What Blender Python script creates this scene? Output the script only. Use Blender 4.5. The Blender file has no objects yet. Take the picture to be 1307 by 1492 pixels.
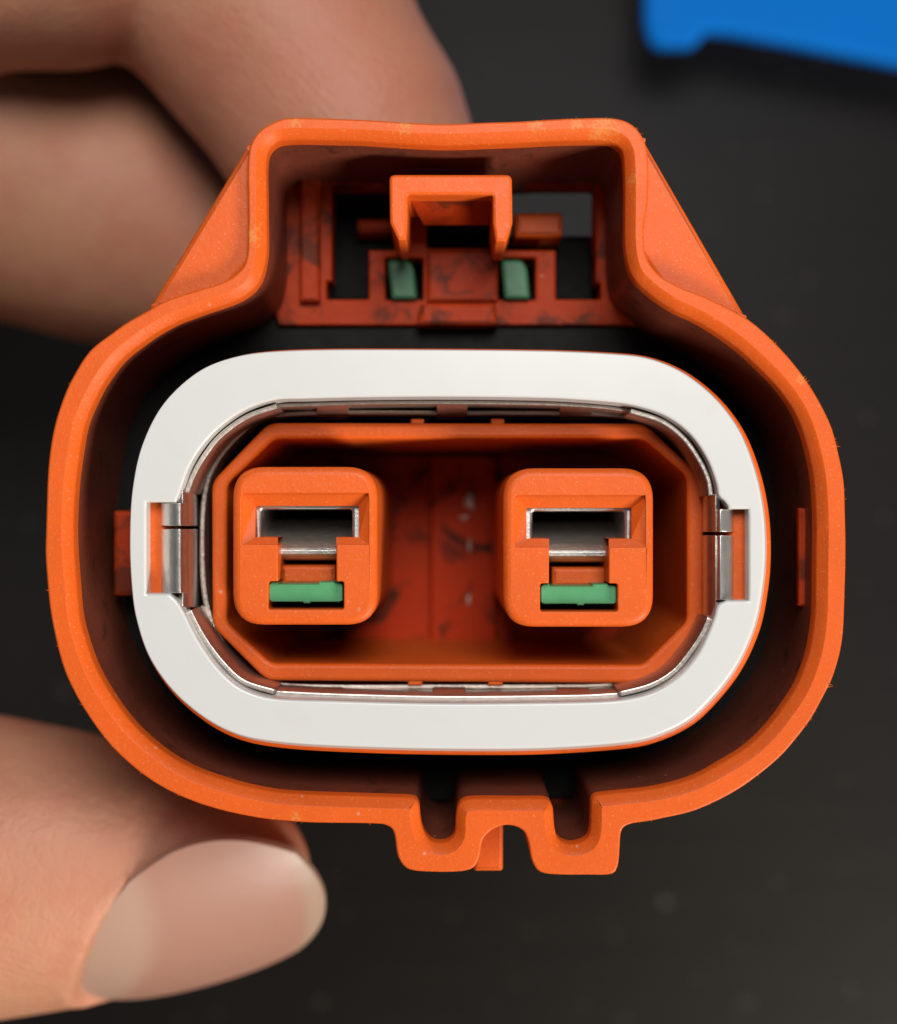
import bpy, bmesh, math, random
import numpy as np
from mathutils import Vector, Matrix
from mathutils.geometry import tessellate_polygon

random.seed(7)
scene = bpy.context.scene
COL = scene.collection
MM = 0.001

# ------------------------------------------------------------------ camera
CAM_D = 90.0            # mm from the lens to the front rim of the connector (z = 0)
FPX = 1980.0            # focal length in photo pixels (photo 1307 x 1492)
cd = bpy.data.cameras.new('camera')
cam = bpy.data.objects.new('camera', cd); COL.objects.link(cam)
cam.location = (0, 0, CAM_D * MM)
cd.sensor_fit = 'HORIZONTAL'; cd.sensor_width = 36.0
cd.lens = 36.0 * FPX / 1307.0
cd.clip_start = 0.002; cd.clip_end = 20
cd.dof.use_dof = True
cd.dof.focus_distance = (CAM_D + 1.6) * MM
cd.dof.aperture_fstop = cd.lens / 2.9
scene.camera = cam

# ------------------------------------------------------------------ light
w = bpy.data.worlds.new('World'); scene.world = w; w.use_nodes = True
bg = w.node_tree.nodes['Background']
bg.inputs[0].default_value = (1.0, 0.965, 0.92, 1); bg.inputs[1].default_value = 0.085

def area(name, loc, target, size, power, color, sy=None):
    l = bpy.data.lights.new(name, 'AREA'); l.energy = power; l.color = color
    l.shape = 'RECTANGLE' if sy else 'DISK'; l.size = size
    if sy: l.size_y = sy
    o = bpy.data.objects.new(name, l); COL.objects.link(o)
    o.location = loc
    o.rotation_euler = (Vector(target) - Vector(loc)).to_track_quat('-Z', 'Y').to_euler()
    return o
area('ceiling_lamp', (0.022, 0.10, 0.20), (0, 0, -0.02), 0.12, 0.43, (1.0, 0.98, 0.95))
area('desk_lamp', (0.30, -0.34, 0.22), (0, 0, -0.02), 0.16, 2.7, (1.0, 0.93, 0.82))

scene.view_settings.view_transform = 'Standard'
scene.view_settings.look = 'None'
scene.view_settings.exposure = 0.0
scene.view_settings.gamma = 1.0
scene.view_settings.use_curve_mapping = False
scene.render.engine = 'CYCLES'
scene.cycles.use_denoising = True
scene.cycles.max_bounces = 10
scene.cycles.diffuse_bounces = 1

# ------------------------------------------------------------------ helpers
ZS = 0.0                # depth shift of the group of parts being built
def W(px, py, z):
    """measured photo pixel at depth z (mm) -> mm"""
    z = z + ZS
    s = (CAM_D - z) / FPX
    return ((px - 653.5) * s, -(py - 746.0) * s, z)

def crom(pts, n=8, closed=True):
    """Catmull-Rom through the points; a point written twice stays a sharp corner"""
    P = [np.array(p, float) for p in pts]; N = len(P); out = []
    for i in range(N if closed else N - 1):
        p1, p2 = P[i], P[(i + 1) % N]
        if np.allclose(p1, p2): continue
        p0 = P[(i - 1) % N] if closed or i > 0 else p1
        p3 = P[(i + 2) % N] if closed or i + 2 < N else p2
        L = np.linalg.norm(p2 - p1)
        k = max(1, min(n, int(L / 5)))
        m1, m2 = (p2 - p0) / 2, (p3 - p1) / 2
        if np.linalg.norm(m1) > L: m1 *= L / np.linalg.norm(m1)
        if np.linalg.norm(m2) > L: m2 *= L / np.linalg.norm(m2)
        for j in range(k):
            t = j / k
            h = (2*t**3 - 3*t**2 + 1) * p1 + (t**3 - 2*t**2 + t) * m1 + (-2*t**3 + 3*t**2) * p2 + (t**3 - t**2) * m2
            out.append(h)
    return [tuple(p) for p in out]

def rpoly(pts, r=6, n=4):
    """polygon with rounded corners; r one number or one per corner"""
    out = []; N = len(pts)
    for i in range(N):
        rr = r[i] if isinstance(r, (list, tuple)) else r
        a, b, c = (np.array(pts[(i + k) % N], float) for k in (-1, 0, 1))
        u, v = a - b, c - b
        lu, lv = np.linalg.norm(u), np.linalg.norm(v)
        if rr <= 0: out.append(tuple(b)); continue
        d = min(rr, lu * .48, lv * .48)
        s, e = b + u / lu * d, b + v / lv * d
        for j in range(n + 1):
            t = j / n
            out.append(tuple((1-t)**2 * s + 2*t*(1-t) * b + t*t * e))
    return out

def wob(pts, amp, seed=0):
    rr = random.Random(seed); N = len(pts)
    ph = [(rr.randint(5, 60), rr.random() * 6.28, rr.random()) for _ in range(10)]
    out = []
    for i, p in enumerate(pts):
        a = 6.2832 * i / N
        d = sum(q * math.sin(k * a + f) for k, f, q in ph) * amp / 3
        out.append((p[0] + d, p[1] + d * 0.6))
    return out

def sarea(p):
    return 0.5 * sum(p[i][0] * p[(i+1) % len(p)][1] - p[(i+1) % len(p)][0] * p[i][1] for i in range(len(p)))

def normals(p):
    """unit vectors pointing left of the walking direction"""
    A = np.array(p); t1 = A - np.roll(A, 1, 0); t2 = np.roll(A, -1, 0) - A
    t1 /= np.maximum(np.linalg.norm(t1, axis=1, keepdims=True), 1e-9)
    t2 /= np.maximum(np.linalg.norm(t2, axis=1, keepdims=True), 1e-9)
    n1 = np.stack([-t1[:, 1], t1[:, 0]], 1); n2 = np.stack([-t2[:, 1], t2[:, 0]], 1)
    m = n1 + n2; l = np.maximum(np.linalg.norm(m, axis=1, keepdims=True), 1e-6); m /= l
    c = np.maximum((m * n1).sum(1, keepdims=True), 0.5)
    return m / c

def link(name, verts, faces, mat, parent=None, smooth=30, wn=True, caps=()):
    me = bpy.data.meshes.new(name)
    me.from_pydata([tuple(c * MM for c in v) for v in verts], [], faces)
    me.validate(); me.update()
    if smooth:
        me.shade_smooth(); me.set_sharp_from_angle(angle=math.radians(smooth))
    if caps:                                   # keep the flat front faces flat in shading
        ring_of = {}
        for q, (i0, n) in enumerate(caps):
            for k in range(n): ring_of[i0 + k] = q
        at = me.attributes.get('sharp_edge') or me.attributes.new('sharp_edge', 'BOOLEAN', 'EDGE')
        for e in me.edges:
            a, b = e.vertices
            if a in ring_of and ring_of[a] == ring_of.get(b) and abs(a - b) in (1, caps[ring_of[a]][1] - 1): at.data[e.index].value = True
    me.materials.append(mat)
    o = bpy.data.objects.new(name, me); COL.objects.link(o)
    if parent is not None:
        o.parent = parent
        if parent.type == 'EMPTY': o.matrix_parent_inverse = Matrix.Translation(-Vector(parent.location))
    if wn:
        m = o.modifiers.new('wn', 'WEIGHTED_NORMAL'); m.keep_sharp = True
    return o

def bevprof(r, n=3):
    return [(r * (1 - math.sin(a)), r * (1 - math.cos(a))) for a in (math.pi / 2 * i / n for i in range(n + 1))]

def prism(name, outer, z0, z1, mat, parent=None, holes=(), bev=0.2, hbev=None, bevdir=None, seg=3, back=True, draft=0.0, hdraft=0.0, smooth=40):
    """solid with rounded front edges from contours given in photo pixels at depth z0.
    bev / hbev: a radius in mm or a list of (inset, drop); hbev may be a list with one entry for each hole"""
    verts, faces = [], []
    def add_contour(px, is_hole, prof, dr):
        c = [W(x, y, z0)[:2] for x, y in px]
        if (sarea(c) > 0) == is_hole: c = c[::-1]
        nn = normals(c); A = np.array(c); rings = []
        pr = list(prof) + [(dr, z0 - z1)]
        for o, d in pr:
            oo = o if bevdir is None or is_hole else o * (bevdir[2] + bevdir[3] * np.clip(-(nn[:, :1] * bevdir[0] + nn[:, 1:] * bevdir[1]), -1, 1))
            R = A + nn * oo; idx = len(verts)
            verts.extend((float(x), float(y), z0 - d + ZS) for x, y in R)
            rings.append((idx, len(c), R))
        for (i0, n, _), (i1, _, _) in zip(rings, rings[1:]):
            for k in range(n):
                k2 = (k + 1) % n
                faces.append((i0 + k, i1 + k, i1 + k2, i0 + k2))
        return rings
    P = lambda b: bevprof(b, seg) if not isinstance(b, list) else b
    if hbev is None: hbev = bev
    allr = [add_contour(outer, False, P(bev), draft)]
    for i, h in enumerate(holes):
        hb = hbev[i] if isinstance(hbev, tuple) else hbev
        allr.append(add_contour(h, True, P(hb), hdraft))
    for which in ((0, -1) if back else (0,)):
        polys = [[Vector((x, y, 0)) for x, y in r[which][2]] for r in allr]
        idx = [r[which][0] + k for r in allr for k in range(r[which][1])]
        for t in tessellate_polygon(polys):
            a, b, c = (idx[q] for q in t)
            va, vb, vc = (verts[q] for q in (a, b, c))
            up = (vb[0]-va[0])*(vc[1]-va[1]) - (vb[1]-va[1])*(vc[0]-va[0]) > 0
            if up != (which == 0): b, c = c, b
            faces.append((a, b, c))
    return link(name, verts, faces, mat, parent, smooth, caps=[(r[0][0], r[0][1]) for r in allr])

def ribbon(name, prof, e0, e1, along, mat, parent=None, th=0.25, bevel=True):
    """bent sheet: prof = [(pixel across, z)], e0..e1 pixel extents along 'x' or 'y'"""
    pr = crom(prof, 6, closed=False) + [prof[-1]]
    mid = (e0 + e1) / 2
    def pt(e, q, z):
        return W(e, q, z) if along == 'x' else W(q, e, z)
    ends = []
    for e in (e0, e1):
        ends.append([np.array(pt(e, q, z)) for q, z in pr])
    n = len(pr); ax = 1 if along == 'x' else 0
    nor = []
    for i in range(n):
        a, b = ends[0][max(i-1, 0)], ends[0][min(i+1, n-1)]
        t = b - a; v = np.zeros(3); v[ax], v[2] = -t[2], t[ax]
        v /= max(np.linalg.norm(v), 1e-9)
        if v[2] < 0 and False: v = -v
        nor.append(v)
    # keep the sheet's thickness behind the visible side
    sgn = -1 if sum(v[2] for v in nor) > 0 else 1
    verts = []
    for k in (0, 1):
        for side in (0, 1):
            for i in range(n):
                verts.append(tuple(ends[k][i] + nor[i] * th * side * sgn))
    I = lambda k, s, i: (k * 2 + s) * n + i
    faces = []
    for i in range(n - 1):
        faces += [(I(0,0,i), I(1,0,i), I(1,0,i+1), I(0,0,i+1)), (I(0,1,i+1), I(1,1,i+1), I(1,1,i), I(0,1,i)),
                  (I(0,0,i+1), I(0,1,i+1), I(0,1,i), I(0,0,i)), (I(1,0,i), I(1,1,i), I(1,1,i+1), I(1,0,i+1))]
    for i in (0, n - 1):
        faces.append((I(0,0,i), I(0,1,i), I(1,1,i), I(1,0,i)))
    o = link(name, verts, faces, mat, parent, 40, wn=False)
    bm = bmesh.new(); bm.from_mesh(o.data); bmesh.ops.recalc_face_normals(bm, faces=bm.faces); bm.to_mesh(o.data); bm.free()
    if bevel:
        m = o.modifiers.new('bevel', 'BEVEL'); m.width = 0.06 * MM; m.segments = 2; m.limit_method = 'ANGLE'; m.angle_limit = math.radians(50)
    return o

def tag(o, label, cat, kind=None):
    o['label'] = label
    if cat: o['category'] = cat
    if kind: o['kind'] = kind

# ------------------------------------------------------------------ materials
class NT:
    def __init__(self, name):
        self.m = bpy.data.materials.new(name); self.m.use_nodes = True
        self.t = self.m.node_tree; self.b = self.t.nodes['Principled BSDF']
        self.tc = self.t.nodes.new('ShaderNodeTexCoord')
    def n(self, typ, **kw):
        x = self.t.nodes.new(typ)
        for k, v in kw.items():
            if k.startswith('i_'):
                x.inputs[k[2:].replace('_', ' ')].default_value = v
            else: setattr(x, k, v)
        return x
    def l(self, a, b): self.t.links.new(a, b)
    def noise(self, scale, detail=3, rough=0.55, vec=None, dist=0.0):
        x = self.n('ShaderNodeTexNoise'); x.inputs['Scale'].default_value = scale
        x.inputs['Detail'].default_value = detail; x.inputs['Roughness'].default_value = rough
        x.inputs['Distortion'].default_value = dist
        self.l(vec if vec is not None else self.tc.outputs['Object'], x.inputs['Vector'])
        return x.outputs['Fac']
    def ramp(self, fac, stops):
        r = self.n('ShaderNodeValToRGB'); e = r.color_ramp.elements
        while len(e) < len(stops): e.new(0.5)
        for el, (p, c) in zip(e, stops):
            el.position = p; el.color = (c, c, c, 1) if isinstance(c, (int, float)) else (*c, 1)
        self.l(fac, r.inputs['Fac']); return r.outputs['Color']
    def mix(self, fac, a, b, mode='MIX'):
        x = self.n('ShaderNodeMix', data_type='RGBA', blend_type=mode)
        for v, i in ((fac, 0), (a, 6), (b, 7)):
            if isinstance(v, bpy.types.NodeSocket): self.l(v, x.inputs[i])
            else: x.inputs[i].default_value = v if i == 0 else (*v, 1)
        return x.outputs[2]
    def math(self, op, a, b=0.0, c=None):
        x = self.n('ShaderNodeMath', operation=op)
        for i, v in enumerate((a, b) if c is None else (a, b, c)):
            if isinstance(v, bpy.types.NodeSocket): self.l(v, x.inputs[i])
            else: x.inputs[i].default_value = v
        return x.outputs[0]
    def bump(self, h, strength, dist, prev=None):
        x = self.n('ShaderNodeBump'); x.inputs['Strength'].default_value = strength
        x.inputs['Distance'].default_value = dist * MM; self.l(h, x.inputs['Height'])
        if prev is not None: self.l(prev, x.inputs['Normal'])
        return x.outputs['Normal']
    def near(self, pts):
        """1 at the given spots (mm xyz, radius mm), 0 away from them, ragged edge"""
        tot = None
        ns = self.noise(4200, 5, 0.7)
        for p, r in pts:
            d = self.n('ShaderNodeVectorMath', operation='DISTANCE')
            self.l(self.tc.outputs['Object'], d.inputs[0]); d.inputs[1].default_value = [c * MM for c in p]
            v = self.math('DIVIDE', d.outputs['Value'], r * MM)
            v = self.math('SUBTRACT', 1.0, v)
            v = self.math('ADD', v, self.math('MULTIPLY', self.math('SUBTRACT', ns, 0.58), 4.5))
            v = self.math('MULTIPLY', v, 2.5)
            x = self.n('ShaderNodeClamp'); self.l(v, x.inputs[0]); v = x.outputs[0]
            tot = v if tot is None else self.math('MAXIMUM', tot, v)
        return tot
    def set(self, **kw):
        for k, v in kw.items():
            s = self.b.inputs[k.replace('_', ' ')]
            if isinstance(v, bpy.types.NodeSocket): self.l(v, s)
            else: s.default_value = v if not (isinstance(v, tuple) and len(v) == 3 and s.type == 'RGBA') else (*v, 1)

ORANGE = (0.74, 0.112, 0.010)
def orange_plastic(name, worn=None, dirt=0.0, base=ORANGE, rough=0.46, fibre=1.0, dirt_scale=260, sss=0.06, spec=0.3, dirt_lo=0.58):
    m = NT(name)
    big = m.noise(180, 4); fine = m.noise(5200, 2, 0.6)
    c = m.mix(m.ramp(big, [(0.3, 0.0), (0.7, 1.0)]), tuple(x * 0.93 for x in base), tuple(min(1, x * 1.05) for x in base))
    sp = m.ramp(fine, [(0.60, 0.0), (0.78, 1.0)])
    c = m.mix(m.math('MULTIPLY', sp, 0.45 * fibre), c, (0.86, 0.34, 0.16))
    dk = m.ramp(m.noise(3300, 2), [(0.20, 1.0), (0.33, 0.0)])
    c = m.mix(m.math('MULTIPLY', dk, 0.35), c, (0.45, 0.06, 0.008))
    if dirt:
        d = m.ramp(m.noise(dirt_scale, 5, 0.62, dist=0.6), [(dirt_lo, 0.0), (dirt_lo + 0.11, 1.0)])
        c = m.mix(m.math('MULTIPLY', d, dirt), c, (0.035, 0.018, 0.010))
    vo = m.n('ShaderNodeTexVoronoi'); vo.inputs['Scale'].default_value = 520; m.l(m.tc.outputs['Object'], vo.inputs['Vector'])
    spk = m.ramp(vo.outputs['Distance'], [(0.045, 1.0), (0.075, 0.0)])
    c = m.mix(m.math('MULTIPLY', spk, m.math('MULTIPLY', m.ramp(m.noise(240, 2), [(0.5, 0.0), (0.6, 1.0)]), 0.55)), c, (0.60, 0.42, 0.32))
    if worn:
        c = m.mix(m.math('MULTIPLY', m.near(worn), 0.48), c, (0.66, 0.30, 0.07))
    m.set(Base_Color=c, Roughness=m.math('ADD', rough - 0.06, m.math('MULTIPLY', m.noise(900, 3), 0.16)), IOR=1.5, Specular_IOR_Level=spec,
          Subsurface_Weight=sss, Subsurface_Radius=(1.0, 0.22, 0.05), Subsurface_Scale=0.9 * MM)
    h = m.math('ADD', m.math('MULTIPLY', fine, 0.5), m.noise(1500, 3))
    m.set(Normal=m.bump(h, 0.35, 0.09))
    return m.m

worn_spots = [(W(880, 186, 0), 1.5), (W(840, 180, 0), 0.7), (W(365, 342, 0), 1.0), (W(590, 182, 0), 0.9), (W(780, 181, 0), 0.8), (W(920, 262, 0), .7),
              (W(1206, 1001, -.3), 0.6), (W(1168, 552, 0), 0.6), (W(1170, 540, 0), .5), (W(430, 1190, 0), .5), (W(430, 178, 0), .6)]
M_SHELL = orange_plastic('orange_plastic_rim', worn=worn_spots)
M_ORANGE = orange_plastic('orange_plastic')
M_INNER = orange_plastic('orange_plastic_grimy_shaded', dirt=0.9, base=(0.56, 0.042, 0.006), fibre=0.1, dirt_lo=0.52, rough=0.5, spec=0.12)  # shade of the deep well painted into a darker red base, plus grime smudges
M_PLATE = orange_plastic('orange_plastic_dusty_shaded', dirt=0.7, base=(0.44, 0.042, 0.006), fibre=0.2, dirt_scale=330, dirt_lo=0.50, rough=0.5, spec=0.15)  # recess shade painted into the darker base, with dirt patches on top
M_GAP_SHADE = orange_plastic('orange_plastic_dust_shade', dirt=0.6, base=(0.17, 0.042, 0.024), fibre=0.4, rough=0.40, dirt_scale=420, sss=0.0)  # dark base paints the shade between shell and ring, mixed with dust

def simple(name, base, rough, metallic=0.0, bump=0.0, bscale=2500, var=0.08, **kw):
    m = NT(name); f = m.noise(bscale * 0.3, 3)
    c = m.mix(f, tuple(x * (1 - var) for x in base), tuple(min(1, x * (1 + var)) for x in base))
    m.set(Base_Color=c, Roughness=m.math('ADD', rough * 0.85, m.math('MULTIPLY', m.noise(bscale * 0.5, 3), rough * 0.3)), Metallic=metallic, **kw)
    if bump: m.set(Normal=m.bump(m.noise(bscale, 3), bump, 0.08))
    return m.m

mw = NT('white_plastic')
vo = mw.n('ShaderNodeTexVoronoi'); vo.inputs['Scale'].default_value = 330; mw.l(mw.tc.outputs['Object'], vo.inputs['Vector'])
sp = mw.math('MULTIPLY', mw.ramp(vo.outputs['Distance'], [(0.03, 1.0), (0.055, 0.0)]), mw.ramp(mw.noise(120, 2), [(0.52, 0.0), (0.62, 1.0)]))
cw_ = mw.mix(mw.noise(60, 4), (0.645, 0.652, 0.655), (0.66, 0.662, 0.655))
cw_ = mw.mix(mw.math('MULTIPLY', mw.ramp(mw.noise(240, 4, 0.65), [(0.56, 0.0), (0.75, 1.0)]), 0.10), cw_, (0.52, 0.47, 0.40))
cw_ = mw.mix(mw.math('MULTIPLY', sp, 0.5), cw_, (0.35, 0.25, 0.18))
mw.set(Base_Color=cw_, Roughness=mw.math('ADD', 0.16, mw.math('MULTIPLY', mw.noise(300, 3), 0.16)), Subsurface_Weight=0.08, Subsurface_Radius=(1, .8, .6), Subsurface_Scale=1.2 * MM)
M_WHITE = mw.m
M_BLACK = simple('black_rubber', (0.006, 0.0055, 0.005), 0.6, bump=0.2, Specular_IOR_Level=0.15)
M_STEEL = simple('plated_steel', (0.80, 0.79, 0.76), 0.36, 1.0, bump=0.22, bscale=3800, var=0.15)
M_STEEL2 = simple('plated_steel_dull', (0.58, 0.52, 0.47), 0.42, 1.0, bump=0.35, bscale=3500, var=0.2)
M_CONTACT = simple('contact_metal', (0.66, 0.64, 0.60), 0.46, 1.0, bump=0.6, bscale=4500, var=0.25)
M_GREEN2 = simple('green_plastic_dark', (0.045, 0.18, 0.085), 0.5, bump=0.3, bscale=1500, var=0.4)  # darker and more mottled than the green of the lock bars
M_GREEN = simple('green_plastic', (0.075, 0.32, 0.135), 0.42, bump=0.25, bscale=1800, var=0.15)

# ------------------------------------------------------------------ setting: dark table
TABLE_Z = -98.0
mt = NT('dark_table')
mp = mt.n('ShaderNodeMapping'); mt.l(mt.tc.outputs['Object'], mp.inputs[0]); mp.inputs['Scale'].default_value = (1.0, 9.0, 1.0)
g = mt.noise(38, 5, 0.6, mp.outputs[0])
c = mt.mix(g, (0.0095, 0.0080, 0.0068), (0.0175, 0.0148, 0.0128))
dust = mt.ramp(mt.noise(420, 2), [(0.69, 0.0), (0.76, 1.0)])
c = mt.mix(mt.math('MULTIPLY', dust, 0.35), c, (0.22, 0.20, 0.18))
tint = mt.ramp(mt.noise(9, 2), [(0.40, 0.0), (0.62, 1.0)])
c = mt.mix(mt.math('MULTIPLY', tint, 0.55), c, (0.009, 0.0095, 0.0125))
mt.set(Base_Color=c, Roughness=0.5, Specular_IOR_Level=0.14, Normal=mt.bump(g, 0.15, 0.3))
v = [(-700, -700, TABLE_Z), (700, -700, TABLE_Z), (700, 700, TABLE_Z), (-700, 700, TABLE_Z)]
lo = [(x, y, z - 25) for x, y, z in v]
table = link('table_top', v + lo, [(0,1,2,3), (7,6,5,4), (0,4,5,1), (1,5,6,2), (2,6,7,3), (3,7,4,0)], mt.m, smooth=0, wn=False)
table['kind'] = 'structure'; table['label'] = 'dark matt table top below the connector'

# ------------------------------------------------------------------ the connector
root = bpy.data.objects.new('connector', None); COL.objects.link(root)
root.location = (0, 0, -0.046); root.empty_display_size = 0.01
tag(root, 'orange two pole plug connector with white ring held up in the hand', 'connector')

OUT = crom([(384,186),(416,172),(480,172),(560,176),(640,180),(690,179),(760,176),(840,172),(897,172),(922,182),(938,203),(944,226),(945,260),(944,295),(939,327),(940,368),(957,397),(987,416),(1029,433),(1087,463),
            (1124,494),(1165,540),(1195,587),(1215,632),(1228,690),(1232,760),(1231,880),(1223,955),(1208,1000),(1180,1050),(1140,1100),(1085,1144),(1020,1178),(960,1194),(922,1200),(908,1207),(904,1220),(902,1258),(893,1273),
            (850,1275),(800,1274),(783,1268),(774,1252),(770,1228),(764,1212),(750,1204),(733,1203),(716,1210),(703,1224),(698,1250),(690,1265),(672,1270),(612,1270),(592,1265),(581,1250),(576,1222),(570,1207),(556,1201),
            (440,1198),(380,1192),(320,1180),(260,1159),(210,1130),(160,1085),(120,1030),(95,980),(76,910),(68,840),(66,780),(70,680),(82,610),(102,557),(132,511),(172,478),(220,449),(255,432),(300,419),(336,406),(354,388),(361,360),(361,284),(361,225),(368,203)], 8)
INN = crom([(404,204),(430,201),(500,202),(560,205),(640,209),(700,208),(760,205),(850,202),(888,203),(904,211),(911,228),(912,262),(912,327),(915,378),(925,404),(949,427),(981,449),(1013,464),(1045,483),(1077,506),(1109,535),
            (1135,562),(1160,598),(1177,640),(1189,695),(1193,760),(1192,878),(1186,940),(1172,984),(1147,1030),(1110,1074),(1060,1112),(1008,1138),(950,1153),(885,1160),(868,1163),(863,1172),(862,1210),(856,1226),(838,1233),(826,1232),(814,1224),(809,1208),(807,1180),(803,1171),(792,1167),
            (740,1167),(686,1167),(674,1170),(667,1178),(664,1195),(663,1217),(656,1228),(642,1232),(628,1228),(618,1216),(613,1200),(610,1176),(606,1168),(596,1165),(440,1160),(390,1155),(340,1144),(282,1124),(236,1097),(190,1056),(154,1006),(131,962),(114,904),(107,840),(104,780),(108,690),(119,626),(138,576),(165,534),(202,500),(243,474),(280,458),(325,443),(360,426),(380,400),(387,362),(387,290),(386,240),(390,217)], 8)
OUT = wob(OUT, 0.9, 1); INN = wob(INN, 0.7, 2)
chamf = [(0.66, 0.0), (0.60, 0.03), (0.08, 0.52), (0.03, 0.62), (0.0, 0.8), (0.0, 1.7)]
shell = prism('shell', OUT, 0.0, -15.2, M_SHELL, root, [INN], bev=0.14, hbev=chamf, smooth=32)

shell.data.materials.append(M_GAP_SHADE)           # inside of the mantle: shade of the gap painted into a dusty colour
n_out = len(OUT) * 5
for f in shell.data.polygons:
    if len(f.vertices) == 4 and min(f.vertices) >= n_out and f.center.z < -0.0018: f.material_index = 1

# triangular webs beside the latch pocket
prism('web', rpoly([(364,205),(374,228),(374,372),(330,420),(255,446),(214,453)], [6,0,0,0,0,8]), -0.7, -14.0, M_ORANGE, shell, bev=0.40)
prism('web', rpoly([(934,196),(1092,470),(1040,450),(966,418),(928,362),(928,230)], [4,8,0,0,0,0]), -1.5, -14.0, M_ORANGE, shell, bev=0.35)
# block seen between the two keying ribs under the shell
prism('key_block', rpoly([(690,1196),(733,1196),(733,1270),(690,1270)], 5), -5.0, -14.0, M_ORANGE, shell, bev=0.3)
# side lugs in the gap
prism('lug', rpoly([(165,744),(220,744),(220,868),(165,868)], 4), -8.5, -13.5, M_PLATE, shell, bev=0.3)
prism('lug', rpoly([(1164,740),(1184,740),(1184,884),(1164,884)], 3), -3.4, -4.0, M_PLATE, shell, bev=0.2)

# frayed moulding flash along the rim: fine slivers of plastic
fv, ff = [], []
rf = random.Random(5)
cw = [W(x, y, 0)[:2] for x, y in OUT]
if sarea(cw) < 0: cw = cw[::-1]
nw = normals(cw)
big = {min(range(len(cw)), key=lambda i: (cw[i][0]-q[0])**2 + (cw[i][1]-q[1])**2): l for q, l in ((W(1210,1001,0), 0.42), (W(1212,650,0), 0.3), (W(366,203,0), 0.4), (W(930,190,0), 0.3), (W(1175,552,0), .25), (W(1180,1050,0), .2))}
for q in range(110):
    if q < len(big) * 3:
        i = list(big)[q // 3]; ln = big[i] * rf.uniform(0.5, 1.0)
    else:
        i = rf.randrange(len(cw)); ln = rf.uniform(0.05, 0.2)
    p = np.array(cw[i]) + rf.uniform(-.25, .25) * np.array([-nw[i][1], nw[i][0]]); n2 = -nw[i] / np.linalg.norm(nw[i]); t2 = np.array([-n2[1], n2[0]])
    a_ = rf.uniform(-0.9, 0.9); d_ = n2 * math.cos(a_) + t2 * math.sin(a_)
    w_ = rf.uniform(0.02, 0.05); z_ = -rf.uniform(0.02, 0.25); b0 = len(fv)
    base = p - n2 * 0.08
    for e in (t2 * w_, -t2 * w_): fv.append((*(base + e), z_))
    fv.append((*base, z_ + 0.06)); tip = base + d_ * (ln + 0.08); fv.append((*tip, z_ + rf.uniform(-.05, .15)))
    ff += [(b0, b0+1, b0+3), (b0+1, b0+2, b0+3), (b0+2, b0, b0+3)]
fl = link('moulding_flash', fv, ff, M_SHELL, shell, smooth=0, wn=False); fl['kind'] = 'stuff'

# the black seal at the bottom of the gap; its inner part is body shade painted black
SEAL_O = rpoly([(130,480),(1175,480),(1175,1180),(130,1180)], 230, 14)
OCT_O = rpoly([(308,702),(391,616),(940,617),(1028,699),(1026,918),(950,996),(388,992),(309,913)], 14)
OCT_I = rpoly([(331,706),(400,640),(937,639),(1001,694),(1001,906),(937,969),(395,967),(330,907)], 10)
prism('seal', crom([(380,440),(920,440),(1090,520),(1165,640),(1190,780),(1165,950),(1080,1090),(900,1160),(400,1160),(210,1080),(130,950),(110,780),(130,640),(210,520)], 8), -12.6, -15.5, M_BLACK, root, [OCT_O], bev=0.3)
for i, z in enumerate((-8.2, -10.2)):
    q = 1.0 if i == 0 else 0.985
    RO = crom([(350,522),(540,513),(900,520),(985,545),(1062,610),(1103,690),(1116,790),(1106,890),(1066,985),(1000,1052),(930,1082),(650,1092),(430,1086),(350,1074),(270,1020),(222,950),(202,880),(198,790),(204,700),(220,640),(252,585),(298,543)], 6)
    prism('seal_lip', RO, z, z - 1.2, M_BLACK, root, [OCT_O], bev=0.5)

# back body with the well of the pins
BODY = crom([(350,530),(650,522),(950,530),(1060,610),(1105,700),(1116,790),(1104,890),(1060,985),(950,1070),(650,1082),(350,1070),(250,1000),(210,890),(200,790),(210,690),(250,590)], 8)
rear = prism('rear_body', BODY, -15.6, -27.0, M_ORANGE, root, [rpoly([(278,692),(380,590),(950,590),(1054,690),(1054,928),(960,1020),(375,1020),(278,925)], 10)], bev=0.2)
prism('rear_cap', BODY, -27.1, -46.0, M_ORANGE, rear, bev=0.2)

# latch pocket back plate with its windows (open to the back)
win_l = rpoly([(484,268),(575,268),(575,364),(537,364),(537,436),(476,436),(476,410),(484,410)], 3)
win_r = rpoly([(735,268),(868,268),(868,412),(875,412),(875,436),(810,436),(810,364),(735,364)], 3)
prism('pocket_plate', rpoly([(398,225),(905,225),(905,400),(945,474),(405,474),(398,440)], 3), -12.0, -15.0, M_PLATE, root, [win_l, win_r,
      rpoly([(562,376),(616,376),(616,437),(562,437)], 2), rpoly([(622,300),(722,300),(722,361),(622,361)], 5), rpoly([(726,376),(780,376),(780,437),(726,437)], 2)], bev=0.15, hbev=0.2)
prism('pocket_post', rpoly([(436,252),(466,252),(466,440),(436,440)], 3), -11.2, -12.2, M_PLATE, root, bev=0.3)
prism('pocket_sill', rpoly([(613,441),(722,441),(726,474),(608,474)], 4), -10.4, -12.2, M_PLATE, root, bev=0.35)
prism('pocket_stub', rpoly([(750,309),(820,309),(820,345),(750,345)], 4), -12.4, -18.0, M_ORANGE, root, bev=0.4)
prism('pocket_stub', rpoly([(520,318),(590,318),(590,340),(520,340)], 4), -14.0, -18.0, M_PLATE, root, bev=0.4)
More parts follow.
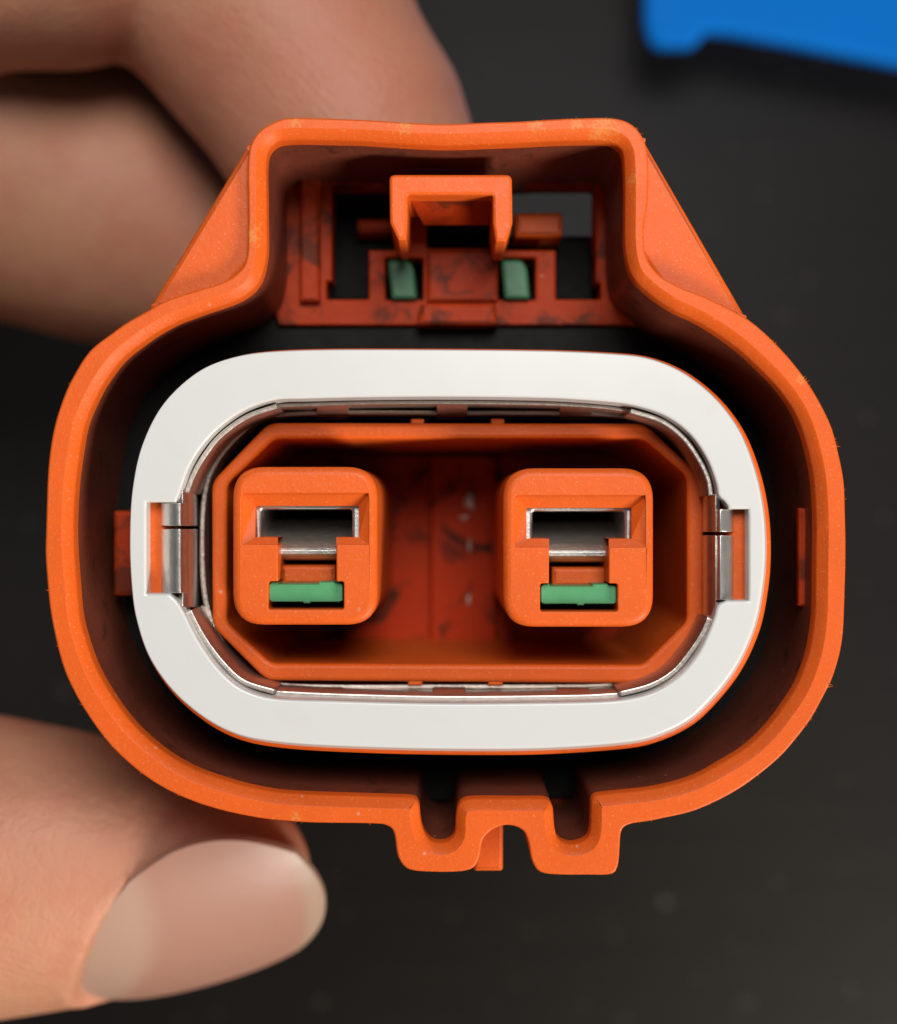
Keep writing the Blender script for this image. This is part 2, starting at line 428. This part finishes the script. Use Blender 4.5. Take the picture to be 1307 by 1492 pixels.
# latch tongue
prism('window_shade_block', rpoly([(470,258),(735,258),(735,342),(890,342),(890,470),(470,470)], 8), -16.5, -24.0, M_BLACK, root, bev=0.5)  # added black block that paints the darkness behind the windows
lat = prism('latch', rpoly([(567,254),(746,254),(747,325),(738,352),(722,352),(718,325),(718,284),(594,284),(594,325),(592,350),(580,350),(568,325)], [9,9,3,3,3,0,4,4,0,3,3,3]), -2.6, -9.5, M_ORANGE, root, bev=0.22)
vv = [W(590,280,-3.2), W(722,280,-3.2), W(724,328,-8.0), W(618,328,-8.0), W(590,276,-4.4), W(722,276,-4.4), W(724,324,-9.4), W(618,324,-9.4)]
link('ramp', vv, [(0,3,2,1), (4,5,6,7), (0,1,5,4), (3,7,6,2), (0,4,7,3), (1,2,6,5)], M_PLATE, lat, smooth=0, wn=False)
prism('latch_foot', rpoly([(622,364),(726,364),(726,440),(622,440)], 3), -11.6, -15.0, M_PLATE, lat, bev=0.3)
for x in (562, 727):
    gp = prism('lock_post', rpoly([(x+2,378),(x+34,378),(x+42,390),(x+46,436),(x+8,436)], [8,8,8,6,6]), -11.4, -20.0, M_GREEN2, root, bev=0.3, seg=4)

# orange carrier under the white ring, and the ring
ZS = 1.7
RING_O = crom([(350,513),(420,505),(540,503),(800,505),(920,511),(965,520),(1010,541),(1055,578),(1090,625),(1113,682),(1126,740),(1130,800),(1126,860),(1112,925),(1080,990),(1028,1050),(985,1077),(930,1094),(800,1104),(650,1105),(500,1101),(410,1095),(350,1084),(300,1060),(250,1018),(213,965),(193,905),(186,850),(184,785),(188,715),(203,648),(236,585),(290,536)], 8)
RING_I = crom([(400,583),(440,581),(520,579),(650,578),(800,580),(880,585),(925,591),(970,606),(1005,632),(1030,668),(1044,705),(1047,722),(1056,730),(1064,742),(1064,742),(1091,742),(1091,742),(1091,875),(1091,875),(1060,875),(1060,875),(1046,882),(1042,896),(1032,922),(1017,952),(990,984),(955,1007),(912,1019),(850,1023),(650,1025),(480,1021),(395,1017),(350,1002),(316,972),(288,932),(268,893),(258,876),(246,865),(246,865),(213,865),(213,865),(213,732),(213,732),(256,732),(256,732),(264,712),(274,684),(290,656),(315,627),(354,599)], 8)
ring_fil = [(1.05, 0.0), (0.93, 0.02), (0.84, 0.08), (0.77, 0.2), (0.68, 0.4), (0.50, 0.9), (0.36, 1.25)]
prism('ring', RING_O, -2.0, -4.4, M_WHITE, root, [RING_I], bev=ring_fil, hbev=0.16, smooth=60, bevdir=(0.78, -0.62, 0.55, 0.35))
CAR_I = crom([(395,573),(650,568),(890,574),(985,606),(1040,680),(1056,790),(1042,915),(985,1005),(890,1031),(650,1035),(390,1028),(318,985),(262,905),(250,790),(262,682),(318,612)], 8)
CAR_O = [(657 + (x - 657) * 0.991, 804 + (y - 804) * 0.989) for x, y in RING_O]
prism('carrier', CAR_O, -3.3, -13.0, M_ORANGE, root, [CAR_I], bev=0.5, draft=0.6)

# sheet metal shield just inside the ring, open at the two sides
def shield_part(name, pts, z0, z1, th=8.0):
    c = crom(pts, 8, closed=False) + [pts[-1]]
    A = np.array(c); t = np.gradient(A, axis=0); t /= np.linalg.norm(t, axis=1, keepdims=True)
    nn = np.stack([-t[:, 1], t[:, 0]], 1)
    B = A + nn * th
    return prism(name, [tuple(p) for p in A] + [tuple(p) for p in B[::-1]], z0, z1, M_STEEL2, shield, bev=0.1, seg=2)
shield = prism('shield', crom([(395,602),(650,598),(900,602),(975,632),(1018,700),(1026,790),(1018,890),(972,975),(900,1000),(650,1004),(395,1000),(335,960),(298,890),(290,790),(298,700),(335,640)], 8), -7.5, -13.0, M_STEEL2, root,
               [crom([(395,609),(650,605),(900,609),(968,638),(1010,702),(1018,790),(1010,887),(965,968),(900,993),(650,997),(395,993),(341,954),(306,887),(298,790),(306,702),(341,646)], 8)], bev=0.12, seg=2)
shield_part('shield_edge', [(268,716),(278,690),(294,662),(318,632),(357,604),(402,588)], -3.2, -8.0)
shield_part('shield_edge', [(920,595),(966,610),(1000,636),(1025,672),(1037,700),(1040,722)], -3.0, -8.0)
shield_part('shield_edge', [(1038,902),(1028,925),(1012,950),(985,982),(950,1003),(905,1015)], -3.0, -8.0)
shield_part('shield_edge', [(398,1012),(352,997),(320,968),(292,930),(272,892)], -3.2, -8.0)
shield_part('shield_edge', [(404,587),(520,583),(650,582),(800,584),(880,589),(918,594)], -4.6, -8.0, 7)
shield_part('shield_edge', [(903,1016),(850,1019),(650,1021),(480,1017),(400,1013)], -4.2, -8.0, 7)
for a, b in ((461,508), (636,681), (815,863)):
    ribbon('spring_finger', [(590,-5.5),(600,-6.6),(612,-9.5),(616,-13)], a, b, 'x', M_STEEL2, shield, 0.2)
for a, b in ((453,500), (631,678), (811,858)):
    ribbon('spring_finger', [(1014,-5.2),(1004,-6.2),(996,-9.2),(992,-13)], a, b, 'x', M_STEEL2, shield, 0.2)
# the wide side tabs rolled over into the notches of the ring, each slit once
for lo_, hi_ in ((714,766), (771,885)):
    ribbon('side_tab', [(288,-9.0),(281,-5.4),(272,-3.1),(263,-2.2),(253,-2.3),(243,-2.6),(236,-3.0),(232,-3.8),(231,-6.0)], lo_ if lo_ > 720 else 733, min(hi_, 864), 'y', M_STEEL, shield, 0.25)
    ribbon('side_tab_root', [(290,-9.0),(284,-5.6),(274,-3.3),(266,-2.7),(260,-3.2)], lo_, hi_, 'y', M_STEEL, shield, 0.25)
for lo_, hi_ in ((720,775), (780,899)):
    ribbon('side_tab', [(1020,-9.0),(1030,-5.4),(1040,-3.1),(1049,-2.2),(1057,-2.3),(1064,-2.6),(1069,-3.1),(1071,-3.8),(1072,-6.0)], lo_ if lo_ > 730 else 742, min(hi_, 874), 'y', M_STEEL, shield, 0.25)
    ribbon('side_tab_root', [(1018,-9.0),(1026,-5.6),(1035,-3.3),(1043,-2.7),(1049,-3.2)], lo_, hi_, 'y', M_STEEL, shield, 0.25)

# inner housing: octagonal wall, its floor, two pin towers
well = prism('inner_housing', OCT_O, -6.6, -27.0, M_ORANGE, root, [OCT_I], bev=0.3)
FL = rpoly([(380,720),(430,665),(910,665),(955,715),(955,880),(910,935),(430,935),(380,880)], 8)
for x in (598, 715):
    prism('nub', rpoly([(x,610),(x+20,610),(x+20,622),(x,622)], 3), -6.8, -12, M_ORANGE, well, bev=0.15)
    prism('nub', rpoly([(x-4,988),(x+18,988),(x+18,999),(x-4,999)], 3), -6.8, -12, M_ORANGE, well, bev=0.15)
floor_ = prism('well_floor', FL, -26.0, -26.9, M_INNER, well, bev=0.05)
prism('floor_rib', rpoly([(628,664),(722,664),(722,938),(628,938)], 3), -24.6, -26.1, M_INNER, well, bev=0.2)

def tower(x0, y0, slot_t, neck, low, funnel, x1, y1):
    cx = [x0, x1]
    body = rpoly([(x0,y0),(x1,y0),(x1,y1),(x0,y1)], 46, 8)
    (sx0, sy0, sx1, sy1), (nx0, nx1), (lx0, ly0, lx1, ly1) = slot_t, neck, low
    fx0, fy0, fx1, fy1 = funnel
    # front plate: hole is the funnel rectangle plus neck and lower slot
    hole = rpoly([(fx0,fy0),(fx1,fy0),(fx1,fy1),(nx1,fy1),(nx1,ly0),(lx1,ly0),(lx1,ly1),(lx0,ly1),(lx0,ly0),(nx0,ly0),(nx0,fy1),(fx0,fy1)], [5,5,2,3,2,4,4,4,4,2,3,2])
    t = prism('pin_tower', body, -3.0, -26.5, M_ORANGE, root, [hole], bev=0.55, hbev=0.10, seg=5, hdraft=0)
    # sloping funnel faces round the upper slot
    zt, zb = -3.12, -4.0
    A = [W(fx0-2,fy0-2,zt), W(fx1+2,fy0-2,zt), W(fx1+2,fy1+2,zt), W(nx1,fy1+2,zt), W(nx0,fy1+2,zt), W(fx0-2,fy1+2,zt)]
    B = [W(sx0,sy0,zb), W(sx1,sy0,zb), W(sx1,sy1,zt-.35), W(nx1,sy1,zt-.35), W(nx0,sy1,zt-.35), W(sx0,sy1,zt-.35)]
    Cc = [(x, y, -9.0 + ZS) for x, y, z in B]
    f = []
    for i in range(5):
        if i == 3: continue
        j = i + 1
        f += [(i, 6+i, 6+j, j), (6+i, 12+i, 12+j, 6+j)]
    f += [(5, 11, 6, 0), (11, 17, 12, 6)]
    o = link('funnel', A + B + Cc, f, M_ORANGE, t, smooth=0, wn=False)
    bm = bmesh.new(); bm.from_mesh(o.data); bmesh.ops.recalc_face_normals(bm, faces=bm.faces); bm.to_mesh(o.data); bm.free()
    # metal terminal in the slot
    term = prism('terminal', rpoly([(sx0-4,sy0-3),(sx1+6,sy0-3),(sx1+6,sy1+22),(sx0-4,sy1+22)], 3), -4.7, -15.0, M_STEEL, t,
                 [rpoly([(sx0+9,sy0+5),(sx1-10,sy0+5),(sx1-10,sy1+16),(sx0+9,sy1+16)], 4)], bev=0.12, hbev=0.2)
    ribbon('contact_spring', [(sy0+20,-11.5),(sy0+30,-9.5),(sy0+44,-6.8),(sy0+54,-5.2),(sy0+62,-4.7),(sy0+70,-4.75),(sy0+77,-5.5),(sy0+80,-7.0),(sy0+79,-11.0)], nx0 - 24, nx1 + 24, 'x', M_CONTACT, t, 0.3)
    prism('slot_floor', rpoly([(nx0+4,ly0-24),(nx1-1,ly0-24),(nx1-1,ly0+6),(nx0+4,ly0+6)], 3), -6.0, -13.0, M_ORANGE, t, bev=0.3)
    # green lock bar
    gx0, gx1, gy0, gy1 = lx0 + 1, lx1 - 2, ly0 + 1, ly0 + 30
    bar = [(gx0,gy0+4),(gx0+4,gy0),(gx0+12,gy0),(gx0+13,gy0+3),(gx1-35,gy0+3),(gx1-34,gy0),(gx1-12,gy0),(gx1-11,gy0+2),(gx1-3,gy0+2),(gx1,gy0+5),(gx1,gy1-2),(gx1-4,gy1),(gx1-46,gy1),(gx1-48,gy1+2),(gx1-56,gy1+2),(gx1-58,gy1),(gx0+4,gy1),(gx0,gy1-3)]
    prism('lock_bar', bar, -3.6, -11.0, M_GREEN, t, bev=0.06, seg=1)
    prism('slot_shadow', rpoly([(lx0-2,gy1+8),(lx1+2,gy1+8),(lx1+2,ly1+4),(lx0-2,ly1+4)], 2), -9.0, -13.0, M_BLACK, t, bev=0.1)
    return t
tower(338, 680, (372,737,523,783), (405,490), (391,847,501,888), (352,719,538,793), 550, 911)
tower(733, 682, (767,740,920,785), (800,887), (787,850,900,891), (750,722,945,797), 953, 914)

# moulding gate mark on the well floor: its glint painted in as pale glossy lumps
M_GATE_GLINT = simple('gate_glint', (0.78, 0.68, 0.58), 0.14, 0.15)
for (x, y, rx, ry, h) in ((684,731,9,15,1.5), (676,754,7,4,.4), (684,795,2,10,.2), (683,874,3,9,.4)):
    vs, fs = [], []
    n, r_ = 14, 5
    for i in range(r_ + 1):
        a = math.pi / 2 * i / r_
        for k in range(n):
            b = 2 * math.pi * k / n; q = 1 + 0.22 * math.sin(3 * b + x) * math.cos(a)
            p = W(x + rx * math.cos(a) * math.cos(b) * q, y + ry * math.cos(a) * math.sin(b) * q, -24.6)
            vs.append((p[0], p[1], p[2] + h * math.sin(a)))
    for i in range(r_):
        for k in range(n): fs.append((i*n+k, i*n+(k+1) % n, (i+1)*n+(k+1) % n, (i+1)*n+k))
    link('gate_glint', vs, fs, M_GATE_GLINT, well, 60, wn=False)

ZS = 0.0
# ------------------------------------------------------------------ the hand (one continuous skin, signed distance field -> surface nets)
def P3(px, py, z): return np.array(W(px, py, z))
VOX = 0.55
lo_b = np.array([-112., -52., -78.]); hi_b = np.array([16., 62., -6.])
dims = np.ceil((hi_b - lo_b) / VOX).astype(int)
gx, gy, gz = [lo_b[i] + VOX * np.arange(dims[i]) for i in range(3)]
X, Y, Z = np.meshgrid(gx.astype(np.float32), gy.astype(np.float32), gz.astype(np.float32), indexing='ij')

def rcone(a, b, ra, rb):
    ba = b - a; L2 = float(ba @ ba)
    t = ((X - a[0]) * ba[0] + (Y - a[1]) * ba[1] + (Z - a[2]) * ba[2]) / L2
    t = np.clip(t, 0, 1)
    d = np.sqrt((X - a[0] - t * ba[0])**2 + (Y - a[1] - t * ba[1])**2 + (Z - a[2] - t * ba[2])**2)
    return d - (ra + (rb - ra) * t)
def smin(a, b, k):
    h = np.clip(0.5 + 0.5 * (b - a) / k, 0, 1)
    return b + (a - b) * h - k * h * (1 - h)
def chain(pts, k=2.0):
    d = None
    for (p, r), (q, s) in zip(pts, pts[1:]):
        e = rcone(p, q, r, s); d = e if d is None else smin(d, e, k)
    return d

# index finger: bends over at the top and runs down behind the pocket
index = chain([(P3(-60,-330,-34), 12.5), (P3(240,-120,-30), 11.8), (P3(415,55,-28.5), 11.0), (P3(500,190,-28), 10.2), (P3(545,300,-28), 9.6), (P3(560,400,-29), 8.6)], 2.5)
middle = chain([(P3(-420,-110,-30), 12.0), (P3(-120,-85,-25), 11.0), (P3(90,-95,-24), 10.2), (P3(150,-130,-28), 9.6)], 2.5)
ring_f = chain([(P3(-420,90,-48), 16.0), (P3(-60,222,-46), 15.6), (P3(150,292,-45.5), 13.4), (P3(330,365,-47), 10.5)], 3.5)
palm = chain([(P3(-560,160,-48), 22.0), (P3(-720,600,-52), 24.0), (P3(-640,1000,-46), 20.0)], 8)
palm = smin(palm, chain([(P3(-420,-160,-36), 14.0), (P3(-600,300,-48), 20.0)], 6), 6)
# thumb: local frame, t along, s across, n = nail normal
TA, TB = P3(-40, 1262, -22), P3(392, 1270, -22)
ta = (TB - TA) / np.linalg.norm(TB - TA)
phi = math.radians(36)
tn = np.array([0, -math.sin(phi), math.cos(phi)]); tn -= ta * (tn @ ta); tn /= np.linalg.norm(tn)
ts = np.cross(tn, ta)
LT = float(np.linalg.norm(TB - TA))
T = (X - TA[0]) * ta[0] + (Y - TA[1]) * ta[1] + (Z - TA[2]) * ta[2]
S_ = (X - TA[0]) * ts[0] + (Y - TA[1]) * ts[1] + (Z - TA[2]) * ts[2]
N_ = (X - TA[0]) * tn[0] + (Y - TA[1]) * tn[1] + (Z - TA[2]) * tn[2]
def lerp_tab(x, tab):
    xs = np.linspace(tab[0][0], tab[-1][0], 600); ys = np.interp(xs, [a for a, _ in tab], [b for _, b in tab])
    k = np.hanning(41); k /= k.sum(); ysm = np.convolve(np.pad(ys, 20, mode='edge'), k, 'valid')
    return np.interp(x, xs, ysm).astype(np.float32)
HS = [(-30, 12.2), (-6, 12.6), (3, 12.6), (9, 11.6), (14, 10.4), (19, 9.0), (22, 7.8), (24.5, 6.3), (27, 4.2), (28.6, 1.5)]
HN = [(-30, 11.5), (-6, 12.0), (2, 11.8), (9, 10.6), (14, 9.2), (19, 7.4), (22, 6.2), (25, 4.8), (27, 3.2), (28.6, 1.2)]
hs, hn = lerp_tab(T, HS), lerp_tab(T, HN)
rr = np.sqrt((S_ / hs)**2 + (N_ / hn)**2) + 1e-6
thumb = (rr - 1) * np.minimum(hs, hn) * 0.9
thumb = -smin(-thumb, -(T - 28.0), 2.5); thumb = np.maximum(thumb, -T - 20)
# nail plate surface, n as a function of (t, s)
NL0, NL1, NWD = 11.2, 28.4, 8.8
NAIL_C = np.polyfit([6, 9.5, 11.5, 14, 16, 19, 22, 26, 29], [7.9, 8.75, 8.9, 8.55, 8.1, 7.3, 6.3, 4.7, 3.1], 5)
def nail_n(t, s):
    base = np.polyval(NAIL_C, np.clip(t, 6, 30))
    return base - 0.030 * s**2
NK = 0.36; NLL = NL1 - NL0
Tq = (T - NK * S_ * NL1 / NLL) / (1 - NK * S_ / NLL)
cu = (Tq - (NL0 + NL1) / 2) / ((NL1 - NL0) / 2); cs = S_ / (NWD * np.interp(T, [7, 16, 28], [0.96, 1.0, 0.80]))
inside = (np.abs(np.where(Tq < 17, cu, cu * 0.8)))**2.6 + np.abs(cs)**3.2 - 1.0
cut = np.maximum(inside * 4.0, -(N_ - (nail_n(T, S_) - 0.25)))     # negative where skin makes way for the nail
def smax(a, b, k): return -smin(-a, -b, k)
thumb = thumb - 0.28 * np.exp(-((inside - 0.10) / 0.16)**2) * np.clip(N_ / 4, 0, 1) * np.clip((25 - T) / 6, 0, 1)   # fold of skin round the nail
thumb = smax(thumb, -cut, 0.5)
thumb_root = chain([(P3(-640,1020,-44), 17.0), (P3(-260,1230,-28), 13.0), (P3(-90,1258,-22), 11.8)], 4)
thumb = smin(thumb, thumb_root, 2.0)
F = smin(index, middle, 1.2)
F = smin(F, ring_f, 1.2)
F = smin(F, palm, 6)
F = smin(F, thumb, 4)

def surface_nets(F):
    s = F < 0
    nx, ny, nz = F.shape
    cnt = np.zeros((nx-1, ny-1, nz-1), np.float32); acc = np.zeros((nx-1, ny-1, nz-1, 3), np.float32)
    corner = lambda A, o: A[o[0]:nx-1+o[0], o[1]:ny-1+o[1], o[2]:nz-1+o[2]]
    for ax in range(3):
        oth = [i for i in range(3) if i != ax]
        for u in (0, 1):
            for v_ in (0, 1):
                o1 = [0, 0, 0]; o1[oth[0]] = u; o1[oth[1]] = v_; o2 = list(o1); o2[ax] = 1
                f1, f2 = corner(F, o1), corner(F, o2)
                cr = (f1 < 0) != (f2 < 0)
                t = np.where(cr, f1 / np.where(cr, f1 - f2, 1), 0)
                cnt += cr
                for k in range(3):
                    acc[..., k] += cr * (o1[k] + (t if k == ax else 0))
    act = cnt > 0
    idx = -np.ones(act.shape, np.int64); idx[act] = np.arange(act.sum())
    base = np.argwhere(act).astype(np.float32)
    pts = (base + acc[act] / cnt[act][:, None]) * VOX + lo_b
    quads = []
    for ax in range(3):
        o = [i for i in range(3) if i != ax]
        sl1 = [slice(None)] * 3; sl2 = [slice(None)] * 3; sl1[ax] = slice(0, -1); sl2[ax] = slice(1, None)
        a, b = s[tuple(sl1)], s[tuple(sl2)]
        e = np.argwhere(a != b)
        e = e[(e[:, o[0]] > 0) & (e[:, o[1]] > 0) & (e[:, o[0]] < idx.shape[o[0]]) & (e[:, o[1]] < idx.shape[o[1]])]
        flip = a[tuple(e.T)]
        def gi(d0, d1):
            q = e.copy(); q[:, o[0]] -= d0; q[:, o[1]] -= d1
            return idx[tuple(q.T)]
        Q = np.stack([gi(1, 1), gi(0, 1), gi(0, 0), gi(1, 0)], 1)
        if ax == 1: flip = ~flip
        Q[~flip] = Q[~flip][:, ::-1]
        quads.append(Q)
    return pts, np.concatenate(quads)
pts, quads = surface_nets(F)

sk = NT('skin')
tone = sk.noise(70, 4, 0.6); mott = sk.noise(420, 4, 0.6)
c = sk.mix(sk.ramp(tone, [(0.35, 0.0), (0.65, 1.0)]), (0.58, 0.285, 0.17), (0.585, 0.25, 0.16))
c = sk.mix(sk.math('MULTIPLY', sk.ramp(mott, [(0.4, 0.0), (0.7, 1.0)]), 0.35), c, (0.57, 0.30, 0.165))
def soft_near(m, p, r):
    d = m.n('ShaderNodeVectorMath', operation='DISTANCE'); m.l(m.tc.outputs['Object'], d.inputs[0])
    d.inputs[1].default_value = [q * MM for q in p]
    v_ = m.math('SUBTRACT', 1.0, m.math('DIVIDE', d.outputs['Value'], r * MM))
    x = m.n('ShaderNodeClamp'); m.l(v_, x.inputs[0]); return x.outputs[0]
c = sk.mix(sk.math('MULTIPLY', sk.ramp(sk.noise(170, 4, 0.65), [(0.45, 0.0), (0.68, 1.0)]), 0.5), c, (0.56, 0.19, 0.12))
c = sk.mix(sk.math('MULTIPLY', soft_near(sk, P3(330, 1190, -12), 17), 0.8), c, (0.48, 0.17, 0.11))     # pinker round the nail
c = sk.mix(sk.math('MULTIPLY', soft_near(sk, P3(560, 150, -18), 22), 0.6), c, (0.62, 0.23, 0.145))      # pink finger pad
wv = sk.n('ShaderNodeTexWave', wave_type='BANDS', bands_direction='DIAGONAL'); sk.l(sk.tc.outputs['Object'], wv.inputs['Vector'])
wv.inputs['Scale'].default_value = 620; wv.inputs['Distortion'].default_value = 5; wv.inputs['Detail'].default_value = 2; wv.inputs['Detail Scale'].default_value = 0.6
nb = sk.bump(sk.noise(1900, 4, 0.75), 0.6, 0.12)
vc = sk.n('ShaderNodeTexVoronoi', feature='DISTANCE_TO_EDGE'); vc.inputs['Scale'].default_value = 1150
mpv = sk.n('ShaderNodeMapping'); sk.l(sk.tc.outputs['Object'], mpv.inputs[0]); mpv.inputs['Scale'].default_value = (1.0, 0.6, 1.0); sk.l(mpv.outputs[0], vc.inputs['Vector'])
nb = sk.bump(sk.ramp(vc.outputs['Distance'], [(0.0, 0.0), (0.12, 1.0)]), 0.28, 0.07, nb)
nb = sk.bump(sk.math('MULTIPLY', wv.outputs['Fac'], sk.ramp(sk.noise(110, 2), [(0.42, 0.0), (0.6, 1.0)])), 0.2, 0.09, nb)
nb = sk.bump(sk.noise(330, 3), 0.35, 0.5, nb)
sk.set(Base_Color=c, Roughness=0.52, Subsurface_Weight=0.35, Subsurface_Radius=(1.0, 0.38, 0.2), Subsurface_Scale=2.2 * MM, Normal=nb)

me = bpy.data.meshes.new('hand')
me.from_pydata((pts * MM).tolist(), [], quads.tolist()); me.validate(); me.update(); me.shade_smooth()
me.materials.append(sk.m)
hand = bpy.data.objects.new('hand', me); COL.objects.link(hand)
sm = hand.modifiers.new('smooth', 'SMOOTH'); sm.factor = 0.5; sm.iterations = 6
tag(hand, 'bare left hand with thumb below and fingers curled behind the orange connector', 'hand')

# thumb nail, in the thumb's own frame
nm = NT('nail')
sx = nm.n('ShaderNodeSeparateXYZ'); nm.l(nm.tc.outputs['Object'], sx.inputs[0])
tt = nm.math('DIVIDE', sx.outputs[0], MM); ss = nm.math('DIVIDE', sx.outputs[1], MM)
tsk = nm.math('SUBTRACT', tt, nm.math('MULTIPLY', ss, 0.24))
arc = nm.math('ADD', tsk, nm.math('MULTIPLY', nm.math('MULTIPLY', ss, ss), 0.04))
arc2 = nm.math('ADD', tt, nm.math('MULTIPLY', nm.math('MULTIPLY', ss, ss), 0.03))
mr = nm.n('ShaderNodeMapRange', interpolation_type='SMOOTHSTEP'); nm.l(arc, mr.inputs[0]); mr.inputs[1].default_value = 15.0; mr.inputs[2].default_value = 17.6
c = nm.mix(mr.outputs[0], (0.47, 0.295, 0.225), (0.42, 0.215, 0.16))
mr2 = nm.n('ShaderNodeMapRange', interpolation_type='SMOOTHSTEP'); nm.l(arc2, mr2.inputs[0]); mr2.inputs[1].default_value = 27.2; mr2.inputs[2].default_value = 28.6
c = nm.mix(mr2.outputs[0], c, (0.43, 0.29, 0.215))
mps = nm.n('ShaderNodeMapping'); nm.l(nm.tc.outputs['Object'], mps.inputs[0]); mps.inputs['Scale'].default_value = (0.06, 1, 1)
nm.set(Base_Color=c, Roughness=0.42, Subsurface_Weight=0.25, Subsurface_Radius=(1, 0.45, 0.3), Subsurface_Scale=1.2 * MM,
       Normal=nm.bump(nm.noise(900, 2, 0.5, mps.outputs[0]), 0.25, 0.1))
NU, NV = 34, 26
vs, fs = [], []
for side in (0, 1):
    for i in range(NU):
        for j in range(NV):
            u = -1 + 2 * i / (NU - 1); s0 = -1 + 2 * j / (NV - 1)
            # square -> rounded outline
            uu = u * math.sqrt(1 - 0.42 * s0 * s0); s1 = s0 * math.sqrt(1 - 0.42 * u * u)
            t_ = (NL0 + NL1) / 2 + 0.2 + uu * ((NL1 - NL0) / 2 + 0.7); s_ = s1 * (NWD + 0.35) * float(np.interp(t_, [7, 16, 28], [0.98, 1.0, 0.84]))
            t_ = t_ + NK * s_ * (NL1 - t_) / NLL
            n_ = float(nail_n(t_, s_)) - (0.0 if side == 0 else 0.55)
            vs.append((t_, s_, n_))
K = NU * NV
for i in range(NU - 1):
    for j in range(NV - 1):
        a, b, c_, d = i*NV+j, (i+1)*NV+j, (i+1)*NV+j+1, i*NV+j+1
        fs.append((a, b, c_, d)); fs.append((K+d, K+c_, K+b, K+a))
for i in range(NU - 1):
    fs.append((i*NV, K+i*NV, K+(i+1)*NV, (i+1)*NV)); q = NV - 1
    fs.append(((i+1)*NV+q, K+(i+1)*NV+q, K+i*NV+q, i*NV+q))
for j in range(NV - 1):
    fs.append((j+1, K+j+1, K+j, j)); q = (NU-1)*NV
    fs.append((q+j, K+q+j, K+q+j+1, q+j+1))
nail = link('thumbnail', vs, fs, nm.m, None, 50, wn=False)
nail.parent = hand
R = Matrix(((ta[0], ts[0], tn[0], TA[0]*MM), (ta[1], ts[1], tn[1], TA[1]*MM), (ta[2], ts[2], tn[2], TA[2]*MM), (0,0,0,1)))
nail.matrix_local = R
nail['label'] = 'pale pink thumbnail with large whitish half moon'

# ------------------------------------------------------------------ blue plastic tray on the table, top right corner
M_BLUE = simple('blue_plastic', (0.001, 0.155, 0.60), 0.6, bump=0.1, bscale=300, var=0.04, Specular_IOR_Level=0.08)
tray = bpy.data.objects.new('plastic_tray', None); COL.objects.link(tray)
bx, by, _ = W(1150, -60, TABLE_Z)
tray.location = (bx * MM, by * MM, TABLE_Z * MM)
tag(tray, 'bright blue plastic tray with corner foot lying on the dark table', 'tray')
ZT = -84.0
TRAY = [(938,-420),(1700,-420),(1700,160),(1307,92),(1150,62),(1060,46),(1028,44),(1018,60),(1008,67),(960,66),(944,56),(938,30)]
prism('tray_lid', rpoly(TRAY, [20,20,20,0,0,6,8,4,6,10,10,0]), ZT, ZT - 3.0, M_BLUE, tray, bev=1.0, seg=4, draft=0.4)
prism('tray_body', rpoly([(985,-400),(1680,-400),(1680,120),(1307,40),(1150,15),(985,-5)], 12), ZT - 3.0, TABLE_Z + 0.1, M_BLUE, tray, bev=0.3)
